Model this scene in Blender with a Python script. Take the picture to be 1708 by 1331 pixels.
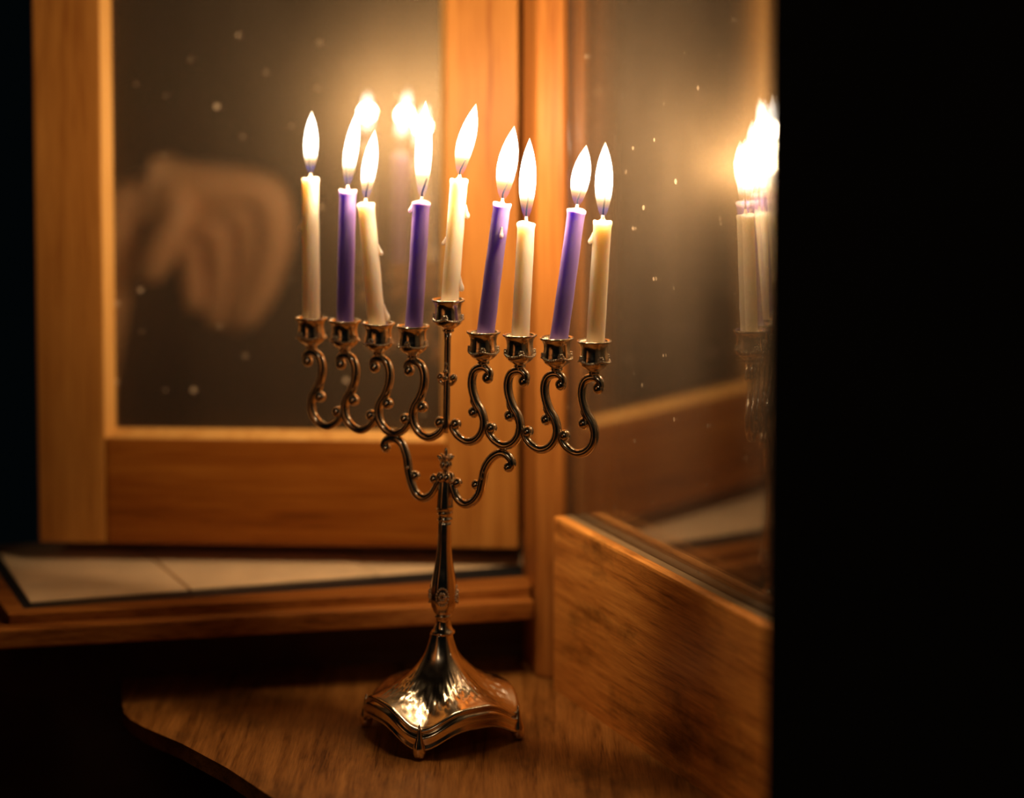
import bpy, bmesh, math, random
from mathutils import Vector, Matrix
random.seed(7)
S = bpy.context.scene
for o in list(bpy.data.objects):
    bpy.data.objects.remove(o, do_unlink=True)
col = S.collection
PI = math.pi

# ------------------------------------------------------------------ camera
F, CX, CY, PITCH, H = 3700.0, 854.0, 236.0, math.radians(3.8), 0.3592
cam_d = bpy.data.cameras.new('camera')
cam = bpy.data.objects.new('camera', cam_d); col.objects.link(cam)
cam.location = (0, 0, H)
cam.rotation_euler = (PI/2 - PITCH, 0, 0)
cam_d.sensor_width = 36.0
cam_d.lens = F/1708*36.0
cam_d.shift_y = -(665.5 - CY)/1708
cam_d.clip_start = 0.02
cam_d.dof.use_dof = True
cam_d.dof.focus_distance = 1.050
cam_d.dof.aperture_fstop = 2.8
cam_d.dof.aperture_blades = 0
S.camera = cam

# ------------------------------------------------------------------ world: a clear night outside
w = bpy.data.worlds.new('night'); S.world = w; w.use_nodes = True
w.node_tree.nodes['Background'].inputs[0].default_value = (0.0010, 0.0020, 0.0024, 1)
w.node_tree.nodes['Background'].inputs[1].default_value = 0.6
S.view_settings.view_transform = 'Standard'
S.view_settings.look = 'None'
S.view_settings.gamma = 1.0
S.view_settings.use_curve_mapping = False
S.view_settings.exposure = 0.0
FLAME_W = 0.195                     # power of one candle flame
FLAME_RGB = (1.0, 0.66, 0.36)
S.cycles.max_bounces = 14
S.cycles.transparent_max_bounces = 40
S.cycles.glossy_bounces = 8
S.cycles.sample_clamp_indirect = 4.0

# added dim fill light, unseen behind the photographer, to lift the blacks
ld = bpy.data.lights.new('fill_light', 'POINT'); ld.energy = 6.0; ld.color = (1.0, 0.74, 0.50); ld.shadow_soft_size = 0.09
lo = bpy.data.objects.new('fill_light', ld); col.objects.link(lo); lo.location = (-0.9, -1.3, 1.35)

# ------------------------------------------------------------------ measuring: a pixel of the photo at a known depth or height
def ray(px, py):
    u = (px - CX)/F; v = (py - CY)/F
    return (u, math.cos(PITCH) - v*math.sin(PITCH), -math.sin(PITCH) - v*math.cos(PITCH))
def atY(px, py, Y):
    r = ray(px, py); t = Y/r[1]
    return Vector((r[0]*t, Y, H + r[2]*t))
def atZ(px, py, Z):
    r = ray(px, py); t = (Z - H)/r[2]
    return Vector((r[0]*t, r[1]*t, Z))

# ------------------------------------------------------------------ helpers
def link(name, bm, mat, parent=None, smooth=False):
    bmesh.ops.recalc_face_normals(bm, faces=bm.faces)
    me = bpy.data.meshes.new(name); bm.to_mesh(me); bm.free()
    if smooth:
        for p in me.polygons: p.use_smooth = True
    if mat: me.materials.append(mat)
    o = bpy.data.objects.new(name, me); col.objects.link(o)
    if parent: o.parent = parent
    return o
def empty(name, loc=(0, 0, 0), rot=(0, 0, 0)):
    o = bpy.data.objects.new(name, None); col.objects.link(o)
    o.location = loc; o.rotation_euler = rot; o.empty_display_size = 0.02
    return o
def tag(o, label, cat, group=None):
    o['label'] = label; o['category'] = cat
    if group: o['group'] = group
    return o
def struct(o, label=None):
    o['kind'] = 'structure'
    if label: o['label'] = label
    return o
def prism(bm, pts, z0, z1, bevel=0.0):
    """a vertical prism over a plan polygon"""
    a = [bm.verts.new((p[0], p[1], z0)) for p in pts]
    b = [bm.verts.new((p[0], p[1], z1)) for p in pts]
    n = len(pts)
    fs = [bm.faces.new(a), bm.faces.new(b)]
    for i in range(n):
        fs.append(bm.faces.new((a[i], a[(i+1) % n], b[(i+1) % n], b[i])))
    if bevel:
        es = list({e for f in fs for e in f.edges})
        bmesh.ops.bevel(bm, geom=es, offset=bevel, segments=2, affect='EDGES', profile=0.6)
def box(bm, o, ax, ay, az, bevel=0.0):
    """a box from corner o along three vectors"""
    o, ax, ay, az = Vector(o), Vector(ax), Vector(ay), Vector(az)
    v = [bm.verts.new(o + i*ax + j*ay + k*az) for i in (0, 1) for j in (0, 1) for k in (0, 1)]
    idx = [(0, 1, 3, 2), (4, 6, 7, 5), (0, 4, 5, 1), (2, 3, 7, 6), (0, 2, 6, 4), (1, 5, 7, 3)]
    fs = [bm.faces.new([v[i] for i in q]) for q in idx]
    if bevel:
        es = list({e for f in fs for e in f.edges})
        bmesh.ops.bevel(bm, geom=es, offset=bevel, segments=2, affect='EDGES', profile=0.6)
def lathe(bm, prof, seg=32, cx=0, cy=0, mod=None, caps=True):
    rows = []
    for r, z in prof:
        ring = []
        for k in range(seg):
            t = 2*PI*k/seg
            rr, zz = (r, z) if mod is None else mod(r, z, t)
            ring.append(bm.verts.new((cx + rr*math.cos(t), cy + rr*math.sin(t), zz)))
        rows.append(ring)
    for a, b in zip(rows, rows[1:]):
        for k in range(seg):
            bm.faces.new((a[k], a[(k+1) % seg], b[(k+1) % seg], b[k]))
    if caps:
        bm.faces.new(rows[0]); bm.faces.new(rows[-1])
def catmull(pts, n=8):
    pts = [Vector(p) for p in pts]
    P = [2*pts[0]-pts[1]] + pts + [2*pts[-1]-pts[-2]]
    out = []
    for i in range(1, len(P)-2):
        p0, p1, p2, p3 = P[i-1:i+3]
        for k in range(n):
            t = k/n
            out.append(0.5*((2*p1) + (p2-p0)*t + (2*p0-5*p1+4*p2-p3)*t*t + (3*p1-p0-3*p2+p3)*t**3))
    out.append(pts[-1])
    return out
def tube(bm, path, rad, seg=12, flat=1.0):
    """rad: number or list; the frame is carried along the path; round ends"""
    path = [Vector(p) for p in path]
    n = len(path)
    rl = [rad]*n if not hasattr(rad, '__len__') else list(rad)
    up = None; rows = []
    for i, p in enumerate(path):
        t = (path[min(i+1, n-1)] - path[max(i-1, 0)]).normalized()
        if up is None:
            up = Vector((0, 1, 0)) if abs(t.y) < 0.9 else Vector((1, 0, 0))
        a = (up - t*up.dot(t)).normalized(); b = t.cross(a); up = a
        rows.append([bm.verts.new(p + rl[i]*(flat*a*math.cos(2*PI*k/seg) + b*math.sin(2*PI*k/seg))) for k in range(seg)])
    for a, b in zip(rows, rows[1:]):
        for k in range(seg):
            bm.faces.new((a[k], a[(k+1) % seg], b[(k+1) % seg], b[k]))
    bm.faces.new(rows[0]); bm.faces.new(rows[-1])
def ball(bm, c, r, u=12, v=8, sc=(1, 1, 1)):
    m = Matrix.Translation(Vector(c)) @ Matrix.Diagonal((sc[0], sc[1], sc[2], 1))
    bmesh.ops.create_uvsphere(bm, u_segments=u, v_segments=v, radius=r, matrix=m)

# ------------------------------------------------------------------ materials
def new_mat(name):
    m = bpy.data.materials.new(name); m.use_nodes = True
    return m, m.node_tree.nodes, m.node_tree.links, m.node_tree.nodes['Principled BSDF']
def ramp(nt, stops):
    r = nt.new('ShaderNodeValToRGB'); cr = r.color_ramp
    while len(cr.elements) < len(stops): cr.elements.new(0.5)
    for e, (p, c) in zip(cr.elements, stops):
        e.position = p; e.color = (*c, 1) if len(c) == 3 else c
    return r
def wood(name, light, mid, dark, axis='Z', rough=0.42, scale=1.0, stains=0.0, spec=0.22, fade=None):
    m, nt, lk, b = new_mat(name)
    tc = nt.new('ShaderNodeTexCoord'); mp = nt.new('ShaderNodeMapping')
    s = {'X': (5, 90, 90), 'Y': (90, 5, 90), 'Z': (90, 90, 5)}[axis]
    mp.inputs['Scale'].default_value = tuple(q*scale for q in s)
    lk.new(tc.outputs['Object'], mp.inputs['Vector'])
    n1 = nt.new('ShaderNodeTexNoise'); n1.inputs['Scale'].default_value = 1.0; n1.inputs['Detail'].default_value = 6; n1.inputs['Roughness'].default_value = 0.62; n1.inputs['Distortion'].default_value = 0.6
    lk.new(mp.outputs['Vector'], n1.inputs['Vector'])
    mp2 = nt.new('ShaderNodeMapping'); mp2.inputs['Scale'].default_value = tuple(q*scale*6 for q in s)
    lk.new(tc.outputs['Object'], mp2.inputs['Vector'])
    n2 = nt.new('ShaderNodeTexNoise'); n2.inputs['Scale'].default_value = 1.0; n2.inputs['Detail'].default_value = 3
    lk.new(mp2.outputs['Vector'], n2.inputs['Vector'])
    mx = nt.new('ShaderNodeMath'); mx.operation = 'MULTIPLY_ADD'; mx.inputs[1].default_value = 0.35
    lk.new(n2.outputs['Fac'], mx.inputs[0])
    ml = nt.new('ShaderNodeMath'); ml.operation = 'MULTIPLY'; ml.inputs[1].default_value = 0.75
    lk.new(n1.outputs['Fac'], ml.inputs[0]); lk.new(ml.outputs[0], mx.inputs[2])
    r = ramp(nt, [(0.34, dark), (0.50, mid), (0.70, light)])
    lk.new(mx.outputs[0], r.inputs[0])
    colour = r.outputs['Color']
    if stains:
        n3 = nt.new('ShaderNodeTexNoise'); n3.inputs['Scale'].default_value = 26; n3.inputs['Detail'].default_value = 5; n3.inputs['Roughness'].default_value = 0.7
        mp3 = nt.new('ShaderNodeMapping')
        mp3.inputs['Scale'].default_value = tuple(0.45 if a == axis else 1.0 for a in 'XYZ')
        lk.new(tc.outputs['Object'], mp3.inputs['Vector']); lk.new(mp3.outputs['Vector'], n3.inputs['Vector'])
        r3 = ramp(nt, [(0.50, (0, 0, 0)), (0.68, (1, 1, 1))])
        lk.new(n3.outputs['Fac'], r3.inputs[0])
        mf = nt.new('ShaderNodeMath'); mf.operation = 'MULTIPLY'; mf.inputs[1].default_value = stains
        lk.new(r3.outputs['Color'], mf.inputs[0])
        mc = nt.new('ShaderNodeMixRGB'); mc.inputs[2].default_value = (*[q*0.35 for q in dark], 1)
        lk.new(mf.outputs[0], mc.inputs[0]); lk.new(colour, mc.inputs[1])
        colour = mc.outputs[0]
    lk.new(colour, b.inputs['Base Color'])
    b.inputs['Roughness'].default_value = rough
    b.inputs['Specular IOR Level'].default_value = spec
    bp = nt.new('ShaderNodeBump'); bp.inputs['Strength'].default_value = 0.25; bp.inputs['Distance'].default_value = 0.0006
    lk.new(mx.outputs[0], bp.inputs['Height']); lk.new(bp.outputs['Normal'], b.inputs['Normal'])
    return m
def plain(name, c, rough=0.6, metal=0.0, noise=0.15, scale=60, bump=0.0, spec=0.5):
    m, nt, lk, b = new_mat(name)
    tc = nt.new('ShaderNodeTexCoord')
    n = nt.new('ShaderNodeTexNoise'); n.inputs['Scale'].default_value = scale; n.inputs['Detail'].default_value = 5
    lk.new(tc.outputs['Object'], n.inputs['Vector'])
    r = ramp(nt, [(0.3, tuple(q*(1-noise) for q in c)), (0.7, tuple(min(1, q*(1+noise)) for q in c))])
    lk.new(n.outputs['Fac'], r.inputs[0]); lk.new(r.outputs['Color'], b.inputs['Base Color'])
    b.inputs['Roughness'].default_value = rough; b.inputs['Metallic'].default_value = metal
    b.inputs['Specular IOR Level'].default_value = spec
    if bump:
        bp = nt.new('ShaderNodeBump'); bp.inputs['Strength'].default_value = bump; bp.inputs['Distance'].default_value = 0.0005
        lk.new(n.outputs['Fac'], bp.inputs['Height']); lk.new(bp.outputs['Normal'], b.inputs['Normal'])
    return m
def wax(name, c, sss=1.0, rad=(1.0, 0.68, 0.46)):
    m, nt, lk, b = new_mat(name)
    b.inputs['Base Color'].default_value = (*c, 1)
    b.inputs['Roughness'].default_value = 0.42
    b.inputs['Subsurface Weight'].default_value = sss
    b.inputs['Subsurface Radius'].default_value = rad
    b.inputs['Subsurface Scale'].default_value = 0.016
    tc = nt.new('ShaderNodeTexCoord'); n = nt.new('ShaderNodeTexNoise'); n.inputs['Scale'].default_value = 260; n.inputs['Detail'].default_value = 3
    lk.new(tc.outputs['Object'], n.inputs['Vector'])
    bp = nt.new('ShaderNodeBump'); bp.inputs['Strength'].default_value = 0.12; bp.inputs['Distance'].default_value = 0.0006
    lk.new(n.outputs['Fac'], bp.inputs['Height']); lk.new(bp.outputs['Normal'], b.inputs['Normal'])
    return m
def glass(name, f0, film, film_rough, dust, dust_scale, smear=0.0, haze=0.03):
    """window glass: clear, mirror reflection by angle, a greasy film that scatters, specks of dust"""
    m = bpy.data.materials.new(name); m.use_nodes = True
    nt, lk = m.node_tree.nodes, m.node_tree.links; nt.clear()
    def math_(op, a=None, b=None):
        n = nt.new('ShaderNodeMath'); n.operation = op
        for i, q in enumerate((a, b)):
            if q is None: continue
            if isinstance(q, (int, float)): n.inputs[i].default_value = q
            else: lk.new(q, n.inputs[i])
        return n.outputs[0]
    out = nt.new('ShaderNodeOutputMaterial'); geo = nt.new('ShaderNodeNewGeometry')
    dot = nt.new('ShaderNodeVectorMath'); dot.operation = 'DOT_PRODUCT'
    lk.new(geo.outputs['Normal'], dot.inputs[0]); lk.new(geo.outputs['Incoming'], dot.inputs[1])
    c = math_('ABSOLUTE', dot.outputs['Value'])
    p5 = math_('POWER', math_('SUBTRACT', 1.0, c), 5.0)
    R = math_('ADD', math_('MULTIPLY', p5, 1.0 - f0), f0)
    tr = nt.new('ShaderNodeBsdfTransparent'); gl = nt.new('ShaderNodeBsdfGlossy'); gl.inputs['Roughness'].default_value = 0.0
    mix = nt.new('ShaderNodeMixShader'); lk.new(R, mix.inputs[0]); lk.new(tr.outputs[0], mix.inputs[1]); lk.new(gl.outputs[0], mix.inputs[2])
    tc = nt.new('ShaderNodeTexCoord')
    # greasy film
    fg = nt.new('ShaderNodeBsdfGlossy'); fg.inputs['Roughness'].default_value = film_rough; fg.inputs['Color'].default_value = (1.0, 0.76, 0.47, 1)
    n = nt.new('ShaderNodeTexNoise'); n.inputs['Scale'].default_value = 9; n.inputs['Detail'].default_value = 4
    mp = nt.new('ShaderNodeMapping'); mp.inputs['Scale'].default_value = (1.0, 1.0, 0.35)
    lk.new(tc.outputs['Object'], mp.inputs['Vector']); lk.new(mp.outputs['Vector'], n.inputs['Vector'])
    fr = ramp(nt, [(0.30, (1-smear,)*3), (0.70, (1.0,)*3)])
    lk.new(n.outputs['Fac'], fr.inputs[0])
    ff = math_('MULTIPLY', fr.outputs['Color'], film)
    m2 = nt.new('ShaderNodeMixShader'); lk.new(ff, m2.inputs[0]); lk.new(mix.outputs[0], m2.inputs[1]); lk.new(fg.outputs[0], m2.inputs[2])
    # dust specks
    v = nt.new('ShaderNodeTexVoronoi'); v.inputs['Scale'].default_value = dust_scale
    lk.new(tc.outputs['Object'], v.inputs['Vector'])
    sep = nt.new('ShaderNodeSeparateColor'); lk.new(v.outputs['Color'], sep.inputs[0])
    lim = math_('MULTIPLY', math_('POWER', sep.outputs[0], 3.0), 0.13)
    sp = math_('LESS_THAN', v.outputs['Distance'], lim)
    spf = math_('MULTIPLY', sp, dust)
    df = nt.new('ShaderNodeBsdfDiffuse'); df.inputs['Color'].default_value = (0.78, 0.62, 0.44, 1)
    spf = math_('ADD', spf, math_('MULTIPLY', fr.outputs['Color'], haze))
    m3 = nt.new('ShaderNodeMixShader'); lk.new(spf, m3.inputs[0]); lk.new(m2.outputs[0], m3.inputs[1]); lk.new(df.outputs[0], m3.inputs[2])
    lk.new(m3.outputs[0], out.inputs['Surface'])
    return m
def metal(name, c, rough, bump=0.0):
    m, nt, lk, b = new_mat(name)
    b.inputs['Base Color'].default_value = (*c, 1); b.inputs['Metallic'].default_value = 1.0
    tc = nt.new('ShaderNodeTexCoord'); n = nt.new('ShaderNodeTexNoise'); n.inputs['Scale'].default_value = 180; n.inputs['Detail'].default_value = 4
    lk.new(tc.outputs['Object'], n.inputs['Vector'])
    r = ramp(nt, [(0.3, (rough*0.7,)*3), (0.7, (rough*1.4,)*3)])
    lk.new(n.outputs['Fac'], r.inputs[0]); lk.new(r.outputs['Color'], b.inputs['Roughness'])
    if bump:
        bp = nt.new('ShaderNodeBump'); bp.inputs['Strength'].default_value = bump; bp.inputs['Distance'].default_value = 0.0004
        lk.new(n.outputs['Fac'], bp.inputs['Height']); lk.new(bp.outputs['Normal'], b.inputs['Normal'])
    return m
def flame_mat(name):
    """burning gas: adds light to what is behind it; blue at the root, orange round the wick, white above"""
    m = bpy.data.materials.new(name); m.use_nodes = True
    nt, lk = m.node_tree.nodes, m.node_tree.links; nt.clear()
    out = nt.new('ShaderNodeOutputMaterial'); tc = nt.new('ShaderNodeTexCoord')
    sx = nt.new('ShaderNodeSeparateXYZ'); lk.new(tc.outputs['Generated'], sx.inputs[0])
    c = ramp(nt, [(0.00, (0.02, 0.05, 0.30)), (0.09, (0.10, 0.14, 0.55)), (0.14, (0.55, 0.36, 0.30)), (0.20, (1.0, 0.60, 0.28)), (0.30, (1.0, 0.90, 0.72)), (0.85, (1.0, 0.95, 0.84)), (1.0, (1.0, 0.80, 0.50))])
    s = ramp(nt, [(0.00, (0.05,)*3), (0.12, (0.08,)*3), (0.20, (0.16,)*3), (0.30, (0.65,)*3), (0.42, (1.0,)*3), (0.86, (1.0,)*3), (1.0, (0.25,)*3)])
    lk.new(sx.outputs['Z'], c.inputs[0]); lk.new(sx.outputs['Z'], s.inputs[0])
    mu = nt.new('ShaderNodeMath'); mu.operation = 'MULTIPLY'; mu.inputs[1].default_value = 3.2
    lk.new(s.outputs['Color'], mu.inputs[0])
    em = nt.new('ShaderNodeEmission'); lk.new(c.outputs['Color'], em.inputs['Color']); lk.new(mu.outputs[0], em.inputs['Strength'])
    tr = nt.new('ShaderNodeBsdfTransparent'); ad = nt.new('ShaderNodeAddShader')
    lk.new(em.outputs[0], ad.inputs[0]); lk.new(tr.outputs[0], ad.inputs[1]); lk.new(ad.outputs[0], out.inputs['Surface'])
    m.cycles.emission_sampling = 'NONE'
    return m

M = {}
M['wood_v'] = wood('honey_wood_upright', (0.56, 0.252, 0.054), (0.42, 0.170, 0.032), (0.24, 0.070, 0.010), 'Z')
M['wood_h'] = wood('honey_wood_level_shaded', (0.39, 0.135, 0.017), (0.27, 0.078, 0.008), (0.13, 0.032, 0.004), 'X')  # honey wood darkened to stand in for light falloff and vignetting
M['wood_bead'] = wood('pale_bead_wood', (0.80, 0.46, 0.14), (0.68, 0.36, 0.095), (0.50, 0.22, 0.05), 'Z')
M['wood_panel'] = wood('worn_panel_wood', (0.90, 0.41, 0.090), (0.64, 0.245, 0.046), (0.22, 0.070, 0.012), 'X', rough=0.42, scale=2.4, stains=0.8)
M['wood_shelf'] = wood('worn_shelf_wood', (0.40, 0.175, 0.042), (0.235, 0.092, 0.019), (0.07, 0.022, 0.004), 'Y', rough=0.40, scale=2.4, stains=0.6)  # aged dark wood, its tone deepened further to imitate light falloff
M['wood_sill'] = wood('sill_wood', (0.42, 0.165, 0.034), (0.27, 0.092, 0.017), (0.11, 0.032, 0.006), 'X', rough=0.36)  # wood tone deepened in place of the weaker light down here
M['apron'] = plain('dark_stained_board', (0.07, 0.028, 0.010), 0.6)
M['seal'] = plain('dark_rubber_seal', (0.012, 0.014, 0.016), 0.45)
M['tile'] = plain('beige_stone', (0.90, 0.68, 0.41), 0.6, noise=0.10, scale=45, bump=0.15)
M['grout'] = plain('grout', (0.26, 0.20, 0.13), 0.8)
M['putty'] = plain('olive_putty', (0.24, 0.155, 0.07), 0.6)
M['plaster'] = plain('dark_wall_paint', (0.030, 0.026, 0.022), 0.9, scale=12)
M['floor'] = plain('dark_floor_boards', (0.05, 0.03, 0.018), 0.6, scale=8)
M['glass_a'] = glass('casement_glass', 0.42, 0.150, 0.44, 0.50, 70, smear=0.45, haze=0.009)
M['glass_b'] = glass('side_glass', 0.25, 0.030, 0.43, 0.25, 90, smear=0.6, haze=0.032)
M['brass'] = metal('silvered_metal', (0.93, 0.80, 0.60), 0.17)
M['polished'] = metal('polished_metal', (0.95, 0.85, 0.68), 0.24)
M['cream'] = wax('cream_wax', (0.93, 0.76, 0.61))
M['purple'] = wax('purple_wax', (0.31, 0.22, 0.56), 1.0, (0.40, 0.30, 0.65))
M['purple_rim'] = wax('pale_purple_wax', (0.55, 0.42, 0.68), 1.0, (0.5, 0.4, 0.7))
M['wick_w'] = plain('waxed_cotton', (0.80, 0.62, 0.45), 0.7)
M['wick_b'] = plain('charred_cotton', (0.012, 0.010, 0.010), 0.9)
M['flame'] = flame_mat('candle_flame')

# ================================================================== the setting
e_b = Vector((0.2638, 0.0476, 0)).normalized()           # along the back wall, to the right
n_b = Vector((-e_b.y, e_b.x, 0))                          # outwards through it
e_r = Vector((0.0711, -0.1654, 0)).normalized()          # along the right wall, towards the camera
n_r = Vector((-e_r.y, e_r.x, 0))                          # outwards through it
if n_r.x < 0: n_r = -n_r
Z3 = Vector((0, 0, 1))
PR = Vector((0.0188, 1.1372, 0))                          # panel face meets the corner post

# ---- ledge
ZB = -0.0022                        # top of the ledge
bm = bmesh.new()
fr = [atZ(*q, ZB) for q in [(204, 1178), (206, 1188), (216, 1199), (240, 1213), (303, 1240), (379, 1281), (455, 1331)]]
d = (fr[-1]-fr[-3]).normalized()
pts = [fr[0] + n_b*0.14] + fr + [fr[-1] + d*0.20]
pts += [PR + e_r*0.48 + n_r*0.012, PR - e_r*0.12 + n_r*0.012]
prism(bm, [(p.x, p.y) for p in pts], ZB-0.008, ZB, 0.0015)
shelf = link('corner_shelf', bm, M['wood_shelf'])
tag(shelf, 'worn brown wooden corner shelf with slanted front edge under the candle holder', 'shelf')

# ---- apron board under the sill and the wall either side
SF0, SF1 = atZ(0, 1052, 0.040), atZ(890, 1003, 0.040)     # front lip of the sill
es = (SF1-SF0).normalized(); ns = Vector((-es.y, es.x, 0))
bm = bmesh.new()
A0, A1 = SF0 - es*0.9 + ns*0.045, SF1 + es*0.03 + ns*0.045
prism(bm, [(A0.x, A0.y), (A1.x, A1.y), ((A1+ns*0.12).x, (A1+ns*0.12).y), ((A0+ns*0.12).x, (A0+ns*0.12).y)], -0.75, 0.028)
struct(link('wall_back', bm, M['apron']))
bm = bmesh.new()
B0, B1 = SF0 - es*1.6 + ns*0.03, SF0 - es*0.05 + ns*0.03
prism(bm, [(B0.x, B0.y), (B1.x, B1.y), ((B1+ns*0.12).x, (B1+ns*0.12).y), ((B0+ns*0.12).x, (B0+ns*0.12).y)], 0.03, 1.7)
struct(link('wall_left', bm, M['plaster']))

# ---- sill: wooden moulding round a stone slab ledge
sill = struct(empty('trim_1', (0, 0, 0)), 'wooden window sill moulding around beige stone slabs')
G0, G1 = atZ(50, 1003, 0.0444), atZ(868, 940, 0.0444)      # inner edge of the slabs
eg = (G1-G0).normalized(); ng = Vector((-eg.y, eg.x, 0))
Lo = (atZ(0, 925, 0.0444) - G0).normalized()               # the sill's left side runs outwards
def strip(name, a0, a1, b1, b0, z0, z1, mat, bev=0.0, seg=None):
    bm = bmesh.new()
    prism(bm, [(q.x, q.y) for q in (a0, a1, b1, b0)], z0, z1, bev)
    return link(name, bm, mat, sill)
gw = 0.0085
lip0, lip1 = SF0 + es*0.0, SF1 + es*0.0005
C0 = atZ(14, 1033, 0.0444)                                 # outer left corner of the upper tread
T0, T1 = atZ(14, 1028, 0.0444), atZ(884, 981.5, 0.0444)      # front of upper tread
# dark weather groove
Gi0 = atZ(40, 1017, 0.0444)
Gi1 = atZ(880, 962, 0.0444)
strip('weather_strip', Gi0, Gi1, G1 + ng*0.002 + eg*0.01, G0 + ng*0.002, 0.034, 0.0436, M['seal'])
Lw = Vector((-Lo.y, Lo.x, 0))                              # to the left of the left side
Gl1 = G0 + Lo*0.125
strip('weather_strip', Gi0, G0, Gl1, Gl1 + Lw*gw, 0.034, 0.0436, M['seal'])
# upper and lower treads of the moulding
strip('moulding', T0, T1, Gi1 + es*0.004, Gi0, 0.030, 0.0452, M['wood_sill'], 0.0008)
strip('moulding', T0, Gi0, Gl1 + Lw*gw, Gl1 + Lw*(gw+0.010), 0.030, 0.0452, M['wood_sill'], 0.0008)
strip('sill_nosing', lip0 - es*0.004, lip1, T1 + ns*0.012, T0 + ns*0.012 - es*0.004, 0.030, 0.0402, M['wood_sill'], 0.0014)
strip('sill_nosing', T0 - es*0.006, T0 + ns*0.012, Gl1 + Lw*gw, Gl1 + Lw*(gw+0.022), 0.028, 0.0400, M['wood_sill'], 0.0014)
# stone slabs with open joints
J = [0.0, 0.083, 0.185, 0.30]
for i in range(3):
    a = G0 + eg*(J[i]+(0.0006 if i else 0)); b = G0 + eg*(J[i+1]-0.0006)
    dv = Lo if i == 0 else Vector((-0.42, 0.9, 0)).normalized()
    dv2 = Vector((-0.42, 0.9, 0)).normalized()
    strip('stone_slab', a, b, b + dv2*0.125, a + dv*0.125, 0.030, 0.0444 + (0.0, 0.0003, -0.0002)[i], M['tile'], 0.0005)
bm = bmesh.new()
q = [G0 + ng*0.003, G1 + eg*0.05 + ng*0.003, G1 + eg*0.01 + ng*0.10, G0 + Lo*0.11]
prism(bm, [(p.x, p.y) for p in q], 0.026, 0.0425); link('mortar_bed', bm, M['grout'], sill)

# ---- casement, swung open outwards, hinged at the corner post
HG = Vector((0.0036, 1.199, 0)); FE = Vector((-0.2625, 1.214, 0))
ec = (HG-FE).normalized(); nc = Vector((-ec.y, ec.x, 0)); WC = (HG-FE).length
cas = struct(empty('window_1', FE), 'open wooden casement window with one clear pane')
cas.rotation_euler = (0, 0, math.atan2(ec.y, ec.x))
zb, zt = 0.0555, 0.80
st_l = 0.0375; st_r = 0.0395; rail = 0.0590; dep = 0.030
def cbox(name, x0, x1, z0, z1, y0, y1, mat, bev, parent=cas):
    bm = bmesh.new(); box(bm, (x0, y0, z0), (x1-x0, 0, 0), (0, y1-y0, 0), (0, 0, z1-z0), bev)
    return link(name, bm, mat, parent)
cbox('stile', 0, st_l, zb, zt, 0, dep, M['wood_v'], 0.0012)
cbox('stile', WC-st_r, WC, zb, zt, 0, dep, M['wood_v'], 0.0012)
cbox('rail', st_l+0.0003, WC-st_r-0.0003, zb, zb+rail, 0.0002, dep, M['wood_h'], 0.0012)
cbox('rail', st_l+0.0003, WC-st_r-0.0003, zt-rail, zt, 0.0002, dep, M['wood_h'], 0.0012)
# bevelled glazing bead round the pane
GY = 0.010
def bead(name, a, b, inward, mat):
    bm = bmesh.new(); a, b, inward = Vector(a), Vector(b), Vector(inward)*0.0040
    yv = Vector((0, GY+0.0005, 0)); t = (b-a).normalized()*0.0040
    v = [bm.verts.new(p) for p in (a, b, b+inward-t+yv, a+inward+t+yv, a+yv, b+yv)]
    for f in ((0, 1, 2, 3), (0, 3, 4), (1, 5, 2), (4, 3, 2, 5), (0, 4, 5, 1)): bm.faces.new([v[i] for i in f])
    link(name, bm, mat, cas)
xl, xr, zl, zh = st_l, WC-st_r, zb+rail, zt-rail
y0 = 0.0004
bead('glazing_bead', (xl, y0, zl), (xl, y0, zh), (1, 0, 0), M['wood_bead'])
bead('glazing_bead', (xr, y0, zh), (xr, y0, zl), (-1, 0, 0), M['wood_bead'])
bead('glazing_bead', (xr, y0, zl), (xl, y0, zl), (0, 0, 1), M['wood_bead'])
bead('glazing_bead', (xl, y0, zh), (xr, y0, zh), (0, 0, -1), M['wood_bead'])
cbox('pane', xl-0.0008, xr+0.0008, zl-0.0008, zh+0.0008, GY+0.0008, GY+0.0032, M['glass_a'], 0)

# ---- corner post
M['wood_post'] = wood('post_wood', (0.46, 0.185, 0.040), (0.34, 0.122, 0.024), (0.22, 0.068, 0.011), 'Z')
bm = bmesh.new()
GL = PR + n_r*0.0205                                       # a point of the side glass
post = [(0.0060, 1.235), (0.0060, 1.190), (0.0125, 1.1560), (0.0195, 1.1520), (0.0266, 1.1500), (0.0320, 1.1590), (0.055, 1.172), (0.06, 1.235)]
prism(bm, post, -0.002, 0.82, 0.0015)
struct(link('trim_2', bm, M['wood_post']), 'upright wooden corner post between the two windows')

# ---- right: wooden panel below the fixed side window
def rbox(name, s0, s1, d0, d1, z0, z1, mat, bev=0.0, parent=None):
    """s along the wall, d outwards, in world axes turned so that local X runs along the wall"""
    bm = bmesh.new(); box(bm, (s0, d0, z0), (s1-s0, 0, 0), (0, d1-d0, 0), (0, 0, z1-z0), bev)
    o = link(name, bm, mat, parent)
    if parent is None:
        o.location = PR; o.rotation_euler = (0, 0, math.atan2(e_r.y, e_r.x))
    return o
RSGN = 1 if (Matrix.Rotation(math.atan2(e_r.y, e_r.x), 3, 'Z') @ Vector((0, 1, 0))).dot(n_r) > 0 else -1
pan = rbox('wall_right', 0.001, 0.30, 0.0022*RSGN, 0.0086*RSGN, -0.30, 0.0889, M['wood_panel'], 0.0018); struct(pan, 'worn wooden panel below the side window')
win = struct(empty('window_2', PR, (0, 0, math.atan2(e_r.y, e_r.x))), 'fixed double glazed side window beside the corner post')
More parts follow.
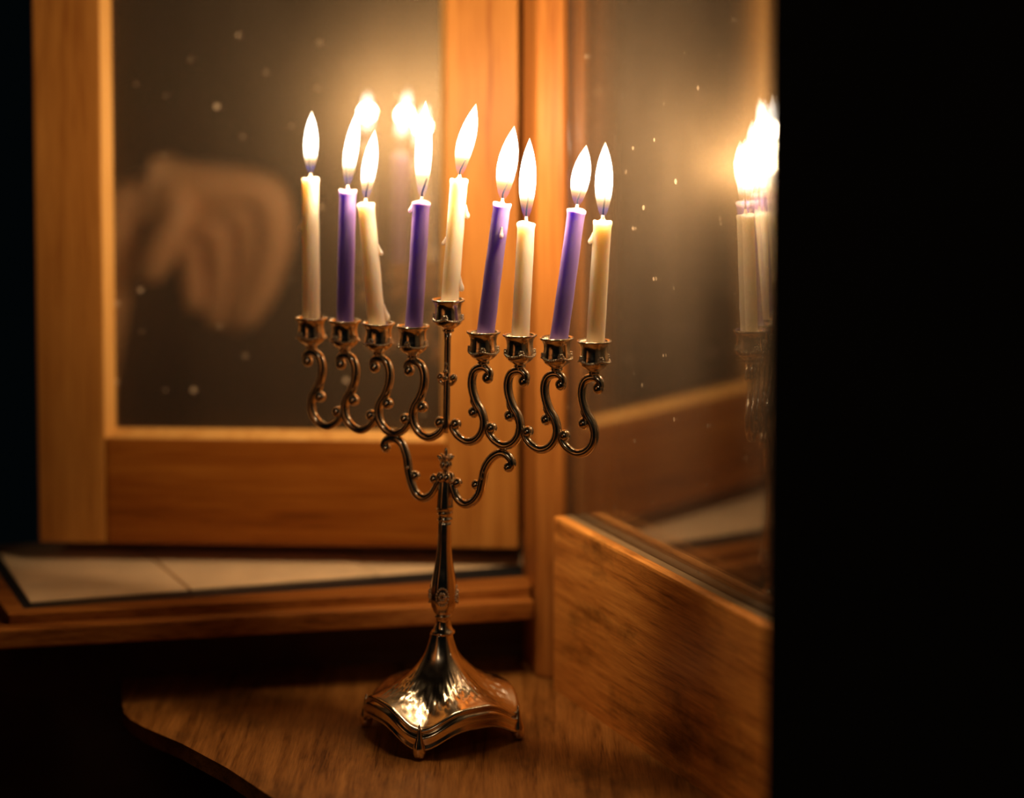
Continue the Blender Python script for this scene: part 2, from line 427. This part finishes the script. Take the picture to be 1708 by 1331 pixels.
rbox('pane', -0.0114, 0.30, 0.0158*RSGN, 0.0172*RSGN, 0.080, 0.82, M['glass_b'], 0, win)
rbox('pane', -0.0114, 0.30, 0.0212*RSGN, 0.0226*RSGN, 0.080, 0.82, M['glass_b'], 0, win)
rbox('spacer', -0.0165, -0.0116, 0.0138*RSGN, 0.0228*RSGN, 0.080, 0.82, M['seal'], 0, win)
rbox('putty_bead', -0.004, 0.30, 0.0088*RSGN, 0.0156*RSGN, -0.30, 0.0872, M['putty'], 0.001, win)
rbox('bottom_bead', -0.011, 0.30, 0.0157*RSGN, 0.040*RSGN, -0.30, 0.079, M['wood_panel'], 0, win)

# ---- dark wall return on the right, nearer the camera
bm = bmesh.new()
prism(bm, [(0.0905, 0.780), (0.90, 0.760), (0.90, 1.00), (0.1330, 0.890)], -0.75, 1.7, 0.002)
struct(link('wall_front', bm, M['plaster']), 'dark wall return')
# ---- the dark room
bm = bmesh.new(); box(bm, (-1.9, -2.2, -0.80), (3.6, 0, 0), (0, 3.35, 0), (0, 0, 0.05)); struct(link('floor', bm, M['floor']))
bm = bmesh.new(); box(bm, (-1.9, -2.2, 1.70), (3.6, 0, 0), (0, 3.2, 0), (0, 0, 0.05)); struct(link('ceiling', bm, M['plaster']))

# ================================================================== menorah
root = empty('menorah', (-0.0345, 1.066, 0))   # its feet reach down to the ledge
tag(root, 'ornate silver metal menorah with nine cups and scroll arms standing on the corner shelf', 'menorah')
ROWA = -math.radians(28.2)
root.rotation_euler = (0, 0, ROWA)
LEAN = 0.0200                      # the cast stem leans a little to the right
MB = M['brass']
MAT = Matrix.Translation(root.location) @ root.rotation_euler.to_matrix().to_4x4()
YM = 1.068
def zpx(py): return atY(745, py, YM).z
PXM = YM/F*1.003
SP = 0.01970; ZR = 0.1982; ZSH = zpx(496.5)
XK = SP/62.0; ZK = 0.000285

def part(name, bm, parent=root, smooth=True, mat=MB):
    return link(name, bm, mat, parent, smooth)

def c4(pts):    # crop coordinates of the right-most arm -> local offsets from its cup rim
    return [((x-1055)/4.16*XK, 0, -(y-403)/4.16*ZK) for x, y in pts]
arm_path = c4([(1078, 738), (1098, 722), (1098, 690), (1070, 664), (1030, 664), (992, 690), (972, 750), (976, 830), (1004, 915), (1040, 975), (1058, 1045), (1045, 1120), (1000, 1178), (935, 1199), (868, 1165), (832, 1115), (838, 1080), (856, 1076)])
mid_ball = c4([(985, 985)])[0]; end_ball = c4([(855, 1082)])[0]; top_ball = c4([(1084, 732)])[0]
mid_leaf = c4([(1000, 935), (985, 890), (990, 860)])
def make_arm():
    bm = bmesh.new()
    P = catmull(arm_path, 6); n = len(P)
    rr = []
    for i in range(n):
        t = i/(n-1)
        rr.append(0.00145 + 0.00078*math.sin(PI*min(1, max(0, t)))**0.7)
    tube(bm, P, rr, 12)
    ball(bm, top_ball, 0.0029, sc=(1, 0.8, 1)); ball(bm, end_ball, 0.0028); ball(bm, mid_ball, 0.0029)
    # small leaf on the back of the S
    tube(bm, catmull([(p[0]-0.0002, -0.0003, p[2]) for p in c4([(1012, 960), (994, 925), (978, 880), (980, 845)])], 4), [0.0016]*4+[0.0017]*3+[0.0013]*3+[0.0008]*3, 8)
    for q in ((1000, 905), (985, 870), (1010, 940)):
        p = c4([q])[0]; ball(bm, (p[0], -0.0014, p[2]), 0.00075, 8, 6)
    # short neck up to the cup
    tube(bm, [(0.0, 0, -0.0150), (0.0, 0, -0.0178), (0.0004, 0, -0.0186)], [0.0021, 0.0017, 0.0014], 10)
    return bm
arm0 = part('arm', make_arm())
cup_prof = [(0.0002, -0.0085), (0.0040, -0.0085), (0.0050, -0.0075), (0.0054, -0.0030), (0.0066, -0.0008), (0.0077, 0.0000), (0.0081, -0.0003), (0.0081, -0.0009), (0.0073, -0.0016), (0.0064, -0.0034), (0.0062, -0.0055), (0.0066, -0.0080), (0.0069, -0.0098), (0.0064, -0.0118), (0.0048, -0.0133), (0.0032, -0.0142), (0.0026, -0.0150), (0.0030, -0.0155), (0.0022, -0.0162), (0.0002, -0.0163)]
def cup_mod(r, z, t):
    if -0.0032 > z > -0.0135 and r > 0.0055: r *= 1 + 0.008*math.cos(12*t)
    if z > -0.0012: r *= 1 + 0.012*math.cos(8*t)
    return r, z
def make_cup():
    bm = bmesh.new(); lathe(bm, cup_prof, 48, mod=cup_mod); return bm
def make_garland():
    bm = bmesh.new()
    for k in range(40):
        t = 2*PI*k/40
        z = -0.0092 - 0.0013*abs(math.sin(2*t))
        r = 0.0072
        ball(bm, (r*math.cos(t), r*math.sin(t), z), 0.00060, 8, 6)
    for k in range(4):                     # rosettes where the swags meet
        t = PI/2*k + 0.0
        for q in range(6):
            a = q*PI/3
            ball(bm, (0.0070*math.cos(t+0.14*math.cos(a)), 0.0070*math.sin(t+0.14*math.cos(a)), -0.0086+0.0010*math.sin(a)), 0.0007, 8, 6)
    return bm
cup0 = part('candle_cup', make_cup()); gar0 = part('bead_garland', make_garland(), cup0, mat=M['polished'])
cups = []
xs = [(-4+k)*SP for k in range(9)]
first = True
for k in range(9):
    sh = (k == 4)
    c = cup0 if first else cup0.copy(); g = gar0 if first else gar0.copy()
    if not first: col.objects.link(c); col.objects.link(g); c.parent = root; g.parent = c
    c.location = (xs[k] + LEAN*(ZSH if sh else ZR), 0, ZSH if sh else ZR); c.rotation_euler = (0, 0, math.radians(-20 + 9*k))
    cups.append(c)
    if not sh:
        a = arm0 if k == 0 else arm0.copy()
        if k: col.objects.link(a); a.parent = root
        a.location = (xs[k] + LEAN*ZR, 0, ZR)
        a.scale = (-1 if k < 4 else 1, 1, 1)
    first = False
# mirrored copies get a mesh of their own so that their normals point outwards
mir = arm0.data.copy(); mir.transform(Matrix.Diagonal((-1, 1, 1, 1))); mir.flip_normals()
for o in root.children:
    if o.name.startswith('arm') and o.scale.x < 0:
        o.data = mir; o.scale = (1, 1, 1)
# centre rod
bm = bmesh.new()
zj = ZR + c4([(0, 1110)])[0][2]
tube(bm, [(0, 0, ZSH-0.0155), (0, 0, ZSH-0.02), (0, 0, zj+0.028), (0, 0, zj+0.01), (0, 0, zj), (0, 0, zj-0.003)], [0.0021, 0.0016, 0.0016, 0.0017, 0.0016, 0.0010], 12)
zk = zpx(627)
for s in (-1, 1):
    tube(bm, catmull([(0, 0, zk-0.0035), (s*0.0028, 0, zk-0.0030), (s*0.0045, 0, zk-0.0008), (s*0.0042, 0, zk+0.001), (s*0.0032, 0, zk+0.0008)], 4), 0.0010, 8)
    ball(bm, (s*0.0036, 0, zk), 0.0019)
ball(bm, (0, -0.0016, zk+0.003), 0.0012); ball(bm, (0, -0.0014, zk+0.0062), 0.0009, sc=(1, 1, 1.6)); ball(bm, (0, -0.0016, zk-0.0005), 0.0013)
part('centre_rod', bm)
# lower branches
def c5(pts):
    return [((x-640)/4.437*XK*0.985, 0, zpx(700 + (y + (x-640)*-0.075)/4.437)) for x, y in pts]
def branch(pts, balls):
    bm = bmesh.new(); P = catmull(c5(pts), 6); n = len(P)
    tube(bm, P, [0.0013 + 0.00102*math.sin(PI*i/(n-1))**0.6 for i in range(n)], 12)
    for b in balls: ball(bm, c5([b])[0], 0.0025)
    m = c5([balls[1]])[0]
    sg = 1 if m[0] > 0 else -1
    ball(bm, (m[0]+sg*0.0038, -0.0018, m[2]+0.004), 0.0010, 8, 6); ball(bm, (m[0]+sg*0.0048, -0.0016, m[2]+0.007), 0.0008, 8, 6)
    return bm
lb = [(172, 205), (152, 222), (140, 185), (170, 148), (225, 138), (285, 175), (328, 270), (345, 370), (370, 470), (412, 548), (470, 575), (530, 545), (568, 485), (585, 440), (556, 428)]
part('lower_branch', branch(lb, [(162, 212), (402, 412), (552, 430)]))
rb = [(1115, 330), (1140, 335), (1160, 295), (1120, 240), (1062, 225), (1000, 262), (950, 340), (930, 430), (905, 530), (850, 592), (790, 606), (735, 566), (700, 490), (690, 455), (725, 445)]
part('lower_branch', branch(rb, [(1130, 325), (882, 462), (735, 452)]))
# column with finial
z = zpx
def pr(seq): return [(r*PXM, z(y)) for r, y in seq]
bm = bmesh.new()
lathe(bm, pr([(0.5, 786), (7, 787), (10, 790), (9, 796), (11, 802), (12, 820), (14, 842), (14.5, 847), (11.5, 849)]), 24, mod=lambda r, zz, t: (r*(1+0.05*math.cos(8*t)), zz))
lathe(bm, pr([(12, 849), (13.5, 851), (13.5, 854), (11.5, 855.5), (11.5, 860), (13.2, 861.5), (13.2, 864.5), (11, 866)]), 24)
for k in range(6):
    t = k*PI/3+0.3; ball(bm, (9.5*PXM*math.cos(t), 9.5*PXM*math.sin(t), z(793)), 0.0019, 10, 8, (1, 1, 1.3))
part('column', bm)
bm = bmesh.new()
lathe(bm, pr([(0.4, 744), (2.2, 746), (3.4, 751), (3.0, 757), (4.5, 761), (6.2, 764), (6.6, 772), (5.2, 780), (4.0, 783), (6.5, 787)]), 16)
for k in range(5):
    t = k*2*PI/5 + 0.15; cx_, sx_ = math.cos(t), math.sin(t)
    tube(bm, catmull([(4*PXM*cx_, 4*PXM*sx_, z(768)), (8*PXM*cx_, 8*PXM*sx_, z(763)), (12*PXM*cx_, 12*PXM*sx_, z(758)), (15*PXM*cx_, 15*PXM*sx_, z(759))], 3), [0.0010]*3+[0.0012]*3+[0.0007]*3+[0.0003], 6)
    ball(bm, (6.5*PXM*math.cos(t+0.6), 6.5*PXM*math.sin(t+0.6), z(773)), 0.0013, 8, 6, (1, 1, 1.8))
part('finial', bm)
# shaft with a beaded medallion
bm = bmesh.new()
def sh_mod(r, zz, t): return (r*(1+0.028*math.cos(8*t)), zz)
lathe(bm, pr([(10.5, 866), (11.3, 872), (11.5, 890), (12.0, 910), (14.0, 930), (17.5, 950), (21.0, 968), (22.6, 984), (22.6, 996), (20.0, 1008), (15.5, 1018), (13.0, 1022)]), 48, mod=sh_mod)
lathe(bm, pr([(13, 1021), (15.0, 1022.5), (15.0, 1025.5), (12.0, 1027), (12.5, 1034), (14.5, 1042), (17.5, 1048), (20.0, 1049.5), (20.5, 1052), (18.5, 1054)]), 32)
shaft = part('shaft', bm)
bm = bmesh.new()
for s0 in (-0.08, 1.49, 3.06, 4.63):
    rr = 0.0068
    for k in range(18):
        a = 2*PI*k/18; t = s0 - PI/2 + 0.50*math.cos(a)*0.9 + math.radians(28); zz = z(988) + 0.0042*math.sin(a)
        r2 = rr*(1 - 0.10*max(0, math.sin(a))) + 0.0001
        ball(bm, (r2*math.cos(t), r2*math.sin(t), zz), 0.00058, 8, 6)
    for k in range(6):
        a = 2*PI*k/6; t = s0 - PI/2 + 0.2*math.cos(a) + math.radians(28); ball(bm, (rr*math.cos(t), rr*math.sin(t), z(988)+0.0016*math.sin(a)), 0.0009, 8, 6)
part('medallion', bm, shaft, mat=M['polished'])
for o in col.objects:
    if o.name.split('.')[0] in ('centre_rod', 'lower_branch', 'column', 'finial', 'shaft', 'medallion'):
        o.data.transform(Matrix(((1, 0, LEAN, 0), (0, 1, 0, 0), (0, 0, 1, 0), (0, 0, 0, 1))))
# base: fluted bell spreading into a waved four-cornered skirt on small feet
TH0 = math.radians(256 - 360) - ROWA
SEG = 160
def lobes(t): return 0.5 + 0.5*math.cos(4*(t-TH0))        # 1 at the corners
zc = z(1053); zrim = 0.0205
bell = [(0.0054, zc), (0.0060, z(1062)), (0.0073, z(1075)), (0.0093, z(1090)), (0.0128, z(1106)), (0.0180, z(1124)), (0.0235, z(1138)), (0.0295, z(1148)), (0.0345, z(1155))]
bm = bmesh.new()
NP = 26; bp_ = catmull([(r, 0, zz) for r, zz in bell], 4)
rows = []
def addrow(fn):
    rows.append([bm.verts.new((lambda r, zz, t: (r*math.cos(t), r*math.sin(t), zz))(*fn(2*PI*k/SEG), 2*PI*k/SEG)) for k in range(SEG)])
nb = len(bp_)
for i, p in enumerate(bp_):
    u = i/(nb-1)
    def fn(t, p=p, u=u):
        L = lobes(t); k = u**1.6
        r = p.x*(1 + 0.10*k*(L-0.45) + 0.025*(1-u)*math.cos(8*(t-TH0)))
        zz = p.z + k*(0.0084*(0.5-L)) - 0.0010*k*math.cos(8*(t-TH0))
        if 0.5 < u < 0.97:                                  # embossed relief round the lower bell
            ev = math.sin(PI*(u-0.5)/0.47)
            zz += 0.00042*ev*(math.sin(37*t + 9*u)*math.sin(40*u + 3*math.sin(5*t)) + 0.7*math.sin(61*t))
        return r, zz
    addrow(fn)
def edge(dr, dz, cw=1.0):
    def fn(t):
        L = lobes(t)
        return (0.0345*(1 + 0.10*(L-0.45)) + dr, bp_[-1].z + 0.0084*(0.5-L)*cw - 0.0010*math.cos(8*(t-TH0)) + dz)
    return fn
for dr, dz in ((0.0012, -0.0004), (0.0018, -0.0012), (0.0014, -0.0021), (0.0006, -0.0026), (0.0010, -0.0031), (0.0022, -0.0037), (0.0026, -0.0047), (0.0023, -0.0066), (0.0024, -0.0088), (0.0029, -0.0097), (0.0027, -0.0106), (0.0018, -0.0108), (0.0012, -0.0098), (0.0008, -0.0050)):
    addrow(edge(dr, dz))
for a, b in zip(rows, rows[1:]):
    for k in range(SEG): bm.faces.new((a[k], a[(k+1) % SEG], b[(k+1) % SEG], b[k]))
bm.faces.new(rows[0]); bm.faces.new(rows[-1])
base = part('base', bm)
for k in range(4):
    t = TH0 + k*PI/2; r = 0.0345*1.055 + 0.0022
    bm = bmesh.new()
    lathe(bm, [(0.0002, ZB), (0.0016, ZB+0.0002), (0.0029, ZB+0.0014), (0.0034, ZB+0.0034), (0.0029, 0.0044), (0.0016, 0.0080), (0.0010, 0.0115), (0.0003, 0.0145)], 14, r*math.cos(t), r*math.sin(t))
    part('foot', bm, base)

# ================================================================== candles
CR = 0.0043
cd = [  # colour, top pixel, flame tip pixel, flame half-width px, wick bend (px), label, drips
 ('cream', (518, 297), (520, 185), 12.5, (-2, -34), 'straight cream candle in the far left cup of the menorah', [(-1, 0.33, 0.9)]),
 ('purple', (580, 318), (596, 183), 12.5, (-3, -40), 'purple candle in the second cup from the left, beside the far left cream candle', []),
 ('cream', (610, 339), (625.5, 216), 13, (5, -38), 'cream candle tilted left against the purple one, in the third cup from the left', [(1, 0.38, 0.8), (1, 1.0, 1.2)]),
 ('purple', (703, 337), (710, 168), 14.5, (9, -40), 'purple candle with the tallest flame, directly left of the raised centre candle', [(-1, 0.07, 0.7)]),
 ('cream', (766, 299), (794, 173), 15, (11, -34), 'tall cream candle with wax drips in the raised centre cup', [(1, 0.27, 1.0), (-1, 0.48, 0.6), (1, 0.80, 1.1)]),
 ('purple', (837.4, 340), (857.8, 210), 17, (13, -42), 'purple candle leaning right, directly right of the raised centre candle', [(0.3, 0.22, 0.8)]),
 ('cream', (877.5, 371), (883.5, 230), 14.5, (4, -44), 'upright cream candle between the two right-leaning purple candles', []),
 ('purple', (962, 350), (978, 242), 16, (10, -40), 'purple candle leaning right beside the far right cream candle', []),
 ('cream', (1005.4, 369), (1009.7, 237), 15, (4, -44), 'cream candle in the far right cup nearest the side window', [(-1, 0.16, 0.8)]),
]
flame_lights = []
def make_candle(k):
    colr, top, tip, hw, wb, label, drips = cd[k]
    cl = cups[k].location
    b = MAT @ Vector((cl.x, cl.y, cl.z - 0.0084))
    tp = atY(top[0], top[1], b.y)
    ax = tp - b; L = ax.length; axn = ax.normalized()
    e = empty('candle', b)
    tag(e, label, 'candle', 'lit candles in the menorah')
    e.rotation_mode = 'QUATERNION'; e.rotation_quaternion = Vector((0, 0, 1)).rotation_difference(axn)
    inv = (Matrix.Translation(b) @ e.rotation_quaternion.to_matrix().to_4x4()).inverted()
    bm = bmesh.new()
    sd = k*1.7
    def wm(r, zz, t):
        f = zz/L
        r *= 1 + 0.018*math.sin(3*t + sd + 5*f) + 0.012*math.sin(7*f*PI + sd)
        if f > 0.985: zz += 0.0004*math.sin(2*t+sd)
        return r, zz
    prof = [(0.0002, 0), (CR*0.96, 0.0002)] + [(CR*(1.0 - 0.03*i/12), L*(0.02+0.93*i/12)) for i in range(13)]
    prof += [(CR*1.00, L-0.0022), (CR*1.05, L-0.0011), (CR*1.03, L-0.0002), (CR*0.90, L+0.0001), (CR*0.62, L-0.0004), (CR*0.25, L+0.0004), (CR*0.16, L+0.0016), (0.0003, L+0.0018)]
    lathe(bm, prof, 24, mod=wm)
    link('wax_body', bm, M[colr], e, True)
    if colr == 'purple':
        bm = bmesh.new()
        lathe(bm, [(CR*1.015, L-0.0016), (CR*1.075, L-0.0008), (CR*1.06, L+0.0001), (CR*0.92, L+0.0004), (CR*0.60, L+0.00005), (CR*0.55, L-0.0006)], 24, mod=wm, caps=False)
        link('melted_rim', bm, M['purple_rim'], e, True)
    px = b.y/F
    for s, f, q in drips:
        bm = bmesh.new()
        ex = Vector((inv.to_3x3() @ Vector((1, 0, 0))))
        ey = Vector((inv.to_3x3() @ Vector((0, -1, 0))))
        dr_ = (ex*s + ey*math.sqrt(max(0.0, 1-s*s))).normalized() if abs(s) <= 1 else ex*s
        z0 = L*(1-f) if f < 0.98 else 0.0098
        c = dr_*CR*0.98
        tube(bm, catmull([(c.x, c.y, z0+0.006*q), (c.x*1.10, c.y*1.10, z0+0.003*q), (c.x*1.24, c.y*1.24, z0+0.0006*q), (c.x*1.14, c.y*1.14, z0-0.0006*q)], 5), [0.0003+0.0010*q*min(1, i/9)*(1 if i < 13 else 0.6) for i in range(16)], 10)
        link('wax_drip', bm, M[colr if colr == 'cream' else 'purple_rim'], e, True)
    # wick: waxed root, charred tip
    w0 = Vector((0, 0, L)); w1 = inv @ atY(top[0]+wb[0]*0.15 - 0, top[1]+wb[1]*0.42, b.y); w2 = inv @ atY(top[0]+wb[0], top[1]+wb[1], b.y)
    wm_ = (w1*0.55 + w0*0.45)
    bm = bmesh.new(); tube(bm, [w0, w0*0.5+wm_*0.5, wm_], [0.0010, 0.0008, 0.0006], 8); wk = link('wick', bm, M['wick_w'], e, True)
    bm = bmesh.new(); tube(bm, catmull([wm_, w1, w1*0.5+w2*0.5, w2], 4), 0.00048, 8); link('charred_tip', bm, M['wick_b'], wk, True)
    # flame
    fb = inv @ atY(top[0]+wb[0]*0.1, top[1]-9, b.y); ft = inv @ atY(tip[0], tip[1], b.y)
    fm1 = inv @ atY(top[0] + (tip[0]-top[0])*0.22 + wb[0]*0.10, top[1]-9+(tip[1]-top[1]+9)*0.33, b.y)
    fm2 = inv @ atY(top[0] + (tip[0]-top[0])*0.64 + wb[0]*0.05, top[1]-9+(tip[1]-top[1]+9)*0.68, b.y)
    P = catmull([fb, fm1, fm2, ft], 10); n = len(P)
    sh = [(0.0, 0.28), (0.06, 0.50), (0.16, 0.72), (0.28, 0.90), (0.42, 1.0), (0.55, 0.97), (0.68, 0.82), (0.80, 0.58), (0.90, 0.32), (0.97, 0.12), (1.0, 0.03)]
    def rad(t):
        for (a, ra), (c_, rc) in zip(sh, sh[1:]):
            if t <= c_: return ra + (rc-ra)*(t-a)/(c_-a)
        return 0.03
    bm = bmesh.new(); tube(bm, P, [hw*px*rad(i/(n-1)) for i in range(n)], 20)
    link('flame', bm, M['flame'], e, True)
    ld = bpy.data.lights.new('candle_light', 'POINT'); ld.energy = FLAME_W*(0.85 + 0.3*(hw-12)/5); ld.color = FLAME_RGB; ld.shadow_soft_size = 0.0042
    lo = bpy.data.objects.new('candle_light', ld); col.objects.link(lo); lo.parent = e
    lo.location = P[int(n*0.56)]
for k in range(9): make_candle(k)

# ================================================================== person beside the shelf, out of frame: the bent hand is mirrored in the casement pane
P0 = HG + nc*(GY + 0.0008)
def mir(px, py, Y):
    v = atY(px, py, Y); return v - 2*((v-P0).dot(nc))*nc
def skinned(name, joints, mat, parent=None, levels=2):
    """joints: name -> (parent joint, point, radius); one continuous skinned surface"""
    me = bpy.data.meshes.new(name); names = list(joints)
    ed = [(names.index(j[0]), i) for i, j in enumerate(joints.values()) if j[0]]
    me.from_pydata([j[1] for j in joints.values()], ed, []); me.update()
    o = bpy.data.objects.new(name, me); col.objects.link(o)
    if parent: o.parent = parent; o.matrix_parent_inverse = Matrix.Translation(parent.location).inverted()
    sk = o.modifiers.new('skin', 'SKIN'); sk.use_smooth_shade = True
    for i, j in enumerate(joints.values()):
        r = j[2] if hasattr(j[2], '__len__') else (j[2], j[2])
        me.skin_vertices[0].data[i].radius = r
        me.skin_vertices[0].data[i].use_root = not j[0]
    sb = o.modifiers.new('sub', 'SUBSURF'); sb.levels = levels; sb.render_levels = levels
    me.materials.append(mat)
    return o
def skin_mat():
    m, nt, lk, b = new_mat('skin')
    b.inputs['Base Color'].default_value = (0.96, 0.53, 0.25, 1); b.inputs['Roughness'].default_value = 0.5
    b.inputs['Subsurface Weight'].default_value = 0.2; b.inputs['Subsurface Radius'].default_value = (1, 0.4, 0.2); b.inputs['Subsurface Scale'].default_value = 0.008
    return m
M['skin'] = skin_mat()
M['knit'] = plain('dark_knit', (0.020, 0.018, 0.022), 0.95, scale=200, bump=0.4)
M['trouser'] = plain('dark_twill', (0.014, 0.015, 0.020), 0.95, scale=200)
M['hair'] = plain('dark_hair', (0.020, 0.012, 0.008), 0.6, scale=90)
DY = 1.625
V = Vector
W = mir(196, 290, DY)
per = empty('person', (-0.74, 0.36, -0.75))
tag(per, 'person in a dark sweater beside the shelf, bent hand mirrored in the casement pane', 'person')
px_, py_ = -0.74, 0.36
sh_r = V((px_+0.17, py_+0.03, 0.62)); el_r = mir(110, 640, DY+0.03); el_r = W + (el_r-W).normalized()*0.26
J = {
 'pelvis': (None, V((px_, py_, 0.17)), 0.135), 'belly': ('pelvis', V((px_, py_, 0.30)), 0.125), 'chest': ('belly', V((px_, py_, 0.47)), 0.135),
 'top': ('chest', V((px_, py_, 0.60)), 0.10), 'neck': ('top', V((px_+0.01, py_+0.01, 0.70)), 0.055), 'jaw': ('neck', V((px_+0.03, py_+0.04, 0.78)), 0.068),
 'head': ('jaw', V((px_+0.025, py_+0.03, 0.86)), 0.085), 'crown': ('head', V((px_+0.02, py_+0.02, 0.93)), 0.060), 'nose': ('jaw', V((px_+0.075, py_+0.115, 0.81)), 0.012),
 'sh_r': ('top', sh_r, 0.055), 'el_r': ('sh_r', el_r, 0.042), 'mid_r': ('el_r', el_r*0.62+W*0.38, 0.038), 'fore_r': ('mid_r', el_r*0.25+W*0.75, 0.032), 'wrist_r': ('fore_r', W, 0.026),
 'sh_l': ('top', V((px_-0.17, py_-0.02, 0.62)), 0.055), 'el_l': ('sh_l', V((px_-0.21, py_-0.02, 0.34)), 0.042), 'wrist_l': ('el_l', V((px_-0.19, py_+0.08, 0.10)), 0.026),
 'palm_l': ('wrist_l', V((px_-0.185, py_+0.10, 0.03)), (0.036, 0.018)), 'tip_l': ('palm_l', V((px_-0.18, py_+0.12, -0.06)), (0.028, 0.010)),
}
for sd, nm in ((1, 'r'), (-1, 'l')):
    J['hip_'+nm] = ('pelvis', V((px_+sd*0.09, py_, 0.08)), 0.095); J['knee_'+nm] = ('hip_'+nm, V((px_+sd*0.10, py_+0.02, -0.28)), 0.060)
    J['ankle_'+nm] = ('knee_'+nm, V((px_+sd*0.10, py_-0.01, -0.66)), 0.040); J['toe_'+nm] = ('ankle_'+nm, V((px_+sd*0.11, py_+0.12, -0.715)), 0.034)
hand = {
 'index': [(452, 318, -0.012, 0.0171), (464, 400, -0.014, 0.0135), (438, 490, -0.010, 0.0120), (400, 545, -0.006, 0.0097)],
 'middle': [(420, 350, 0.000, 0.0182), (424, 440, 0.000, 0.0139), (404, 515, 0.000, 0.0120), (384, 558, 0.000, 0.0098)],
 'ring': [(368, 375, 0.008, 0.0177), (376, 455, 0.010, 0.0135), (368, 515, 0.008, 0.0116), (356, 550, 0.006, 0.0096)],
 'little': [(316, 395, 0.014, 0.0160), (324, 450, 0.017, 0.0119), (328, 495, 0.014, 0.0105), (330, 525, 0.010, 0.0087)],
 'thumb': [(312, 335, -0.020, 0.0171), (282, 392, -0.026, 0.0148), (256, 436, -0.026, 0.0131), (244, 472, -0.022, 0.0108)],
}
for f, q in hand.items():
    p0 = q[0]; mid = ((196+p0[0])/2, (290+p0[1])/2 + (6 if f != 'thumb' else -6))
    J[f+'_0'] = ('wrist_r', mir(mid[0], mid[1], DY + p0[2]*0.6), 0.019)
    pr_ = f+'_0'
    for i, (x, y, d_, r) in enumerate(q):
        J[f+'_%d' % (i+1)] = (pr_, mir(x, y, DY + d_), r); pr_ = f+'_%d' % (i+1)
body = skinned('body', J, M['skin'], per)
def fat(keys, k): return {n: (J[n][0] if i else None, J[n][1], (J[n][2] if not hasattr(J[n][2], '__len__') else J[n][2][0])*1.06 + k) for i, n in enumerate(keys)}
cuff = dict(fat(['pelvis', 'belly', 'chest', 'top', 'sh_r', 'el_r', 'mid_r', 'sh_l', 'el_l', 'wrist_l'], 0.010))
skinned('sweater', cuff, M['knit'], per)
tr_ = fat(['pelvis', 'hip_r', 'knee_r', 'ankle_r', 'hip_l', 'knee_l', 'ankle_l'], 0.008)
skinned('trousers', tr_, M['trouser'], per)
skinned('hair', {'a': (None, V((px_+0.005, py_-0.02, 0.80)), 0.075), 'b': ('a', V((px_+0.01, py_-0.01, 0.90)), 0.088), 'c': ('b', V((px_+0.025, py_+0.03, 0.965)), 0.055)}, M['hair'], per)
for sd in (-1, 1):
    bm = bmesh.new(); c = V((px_+0.025, py_+0.03, 0.845)) + V((0.5, 0.866, 0))*0.083 + V((0.866, -0.5, 0))*sd*0.031; ball(bm, c - per.location, 0.012)
    link('eye', bm, M['wick_b'], per, True)
bm = bmesh.new(); c = V((px_+0.03, py_+0.04, 0.765)) + V((0.5, 0.866, 0))*0.068; ball(bm, c - per.location, 0.012, sc=(1.6, 1.2, 0.45)); link('mouth', bm, M['skin'], per, True)
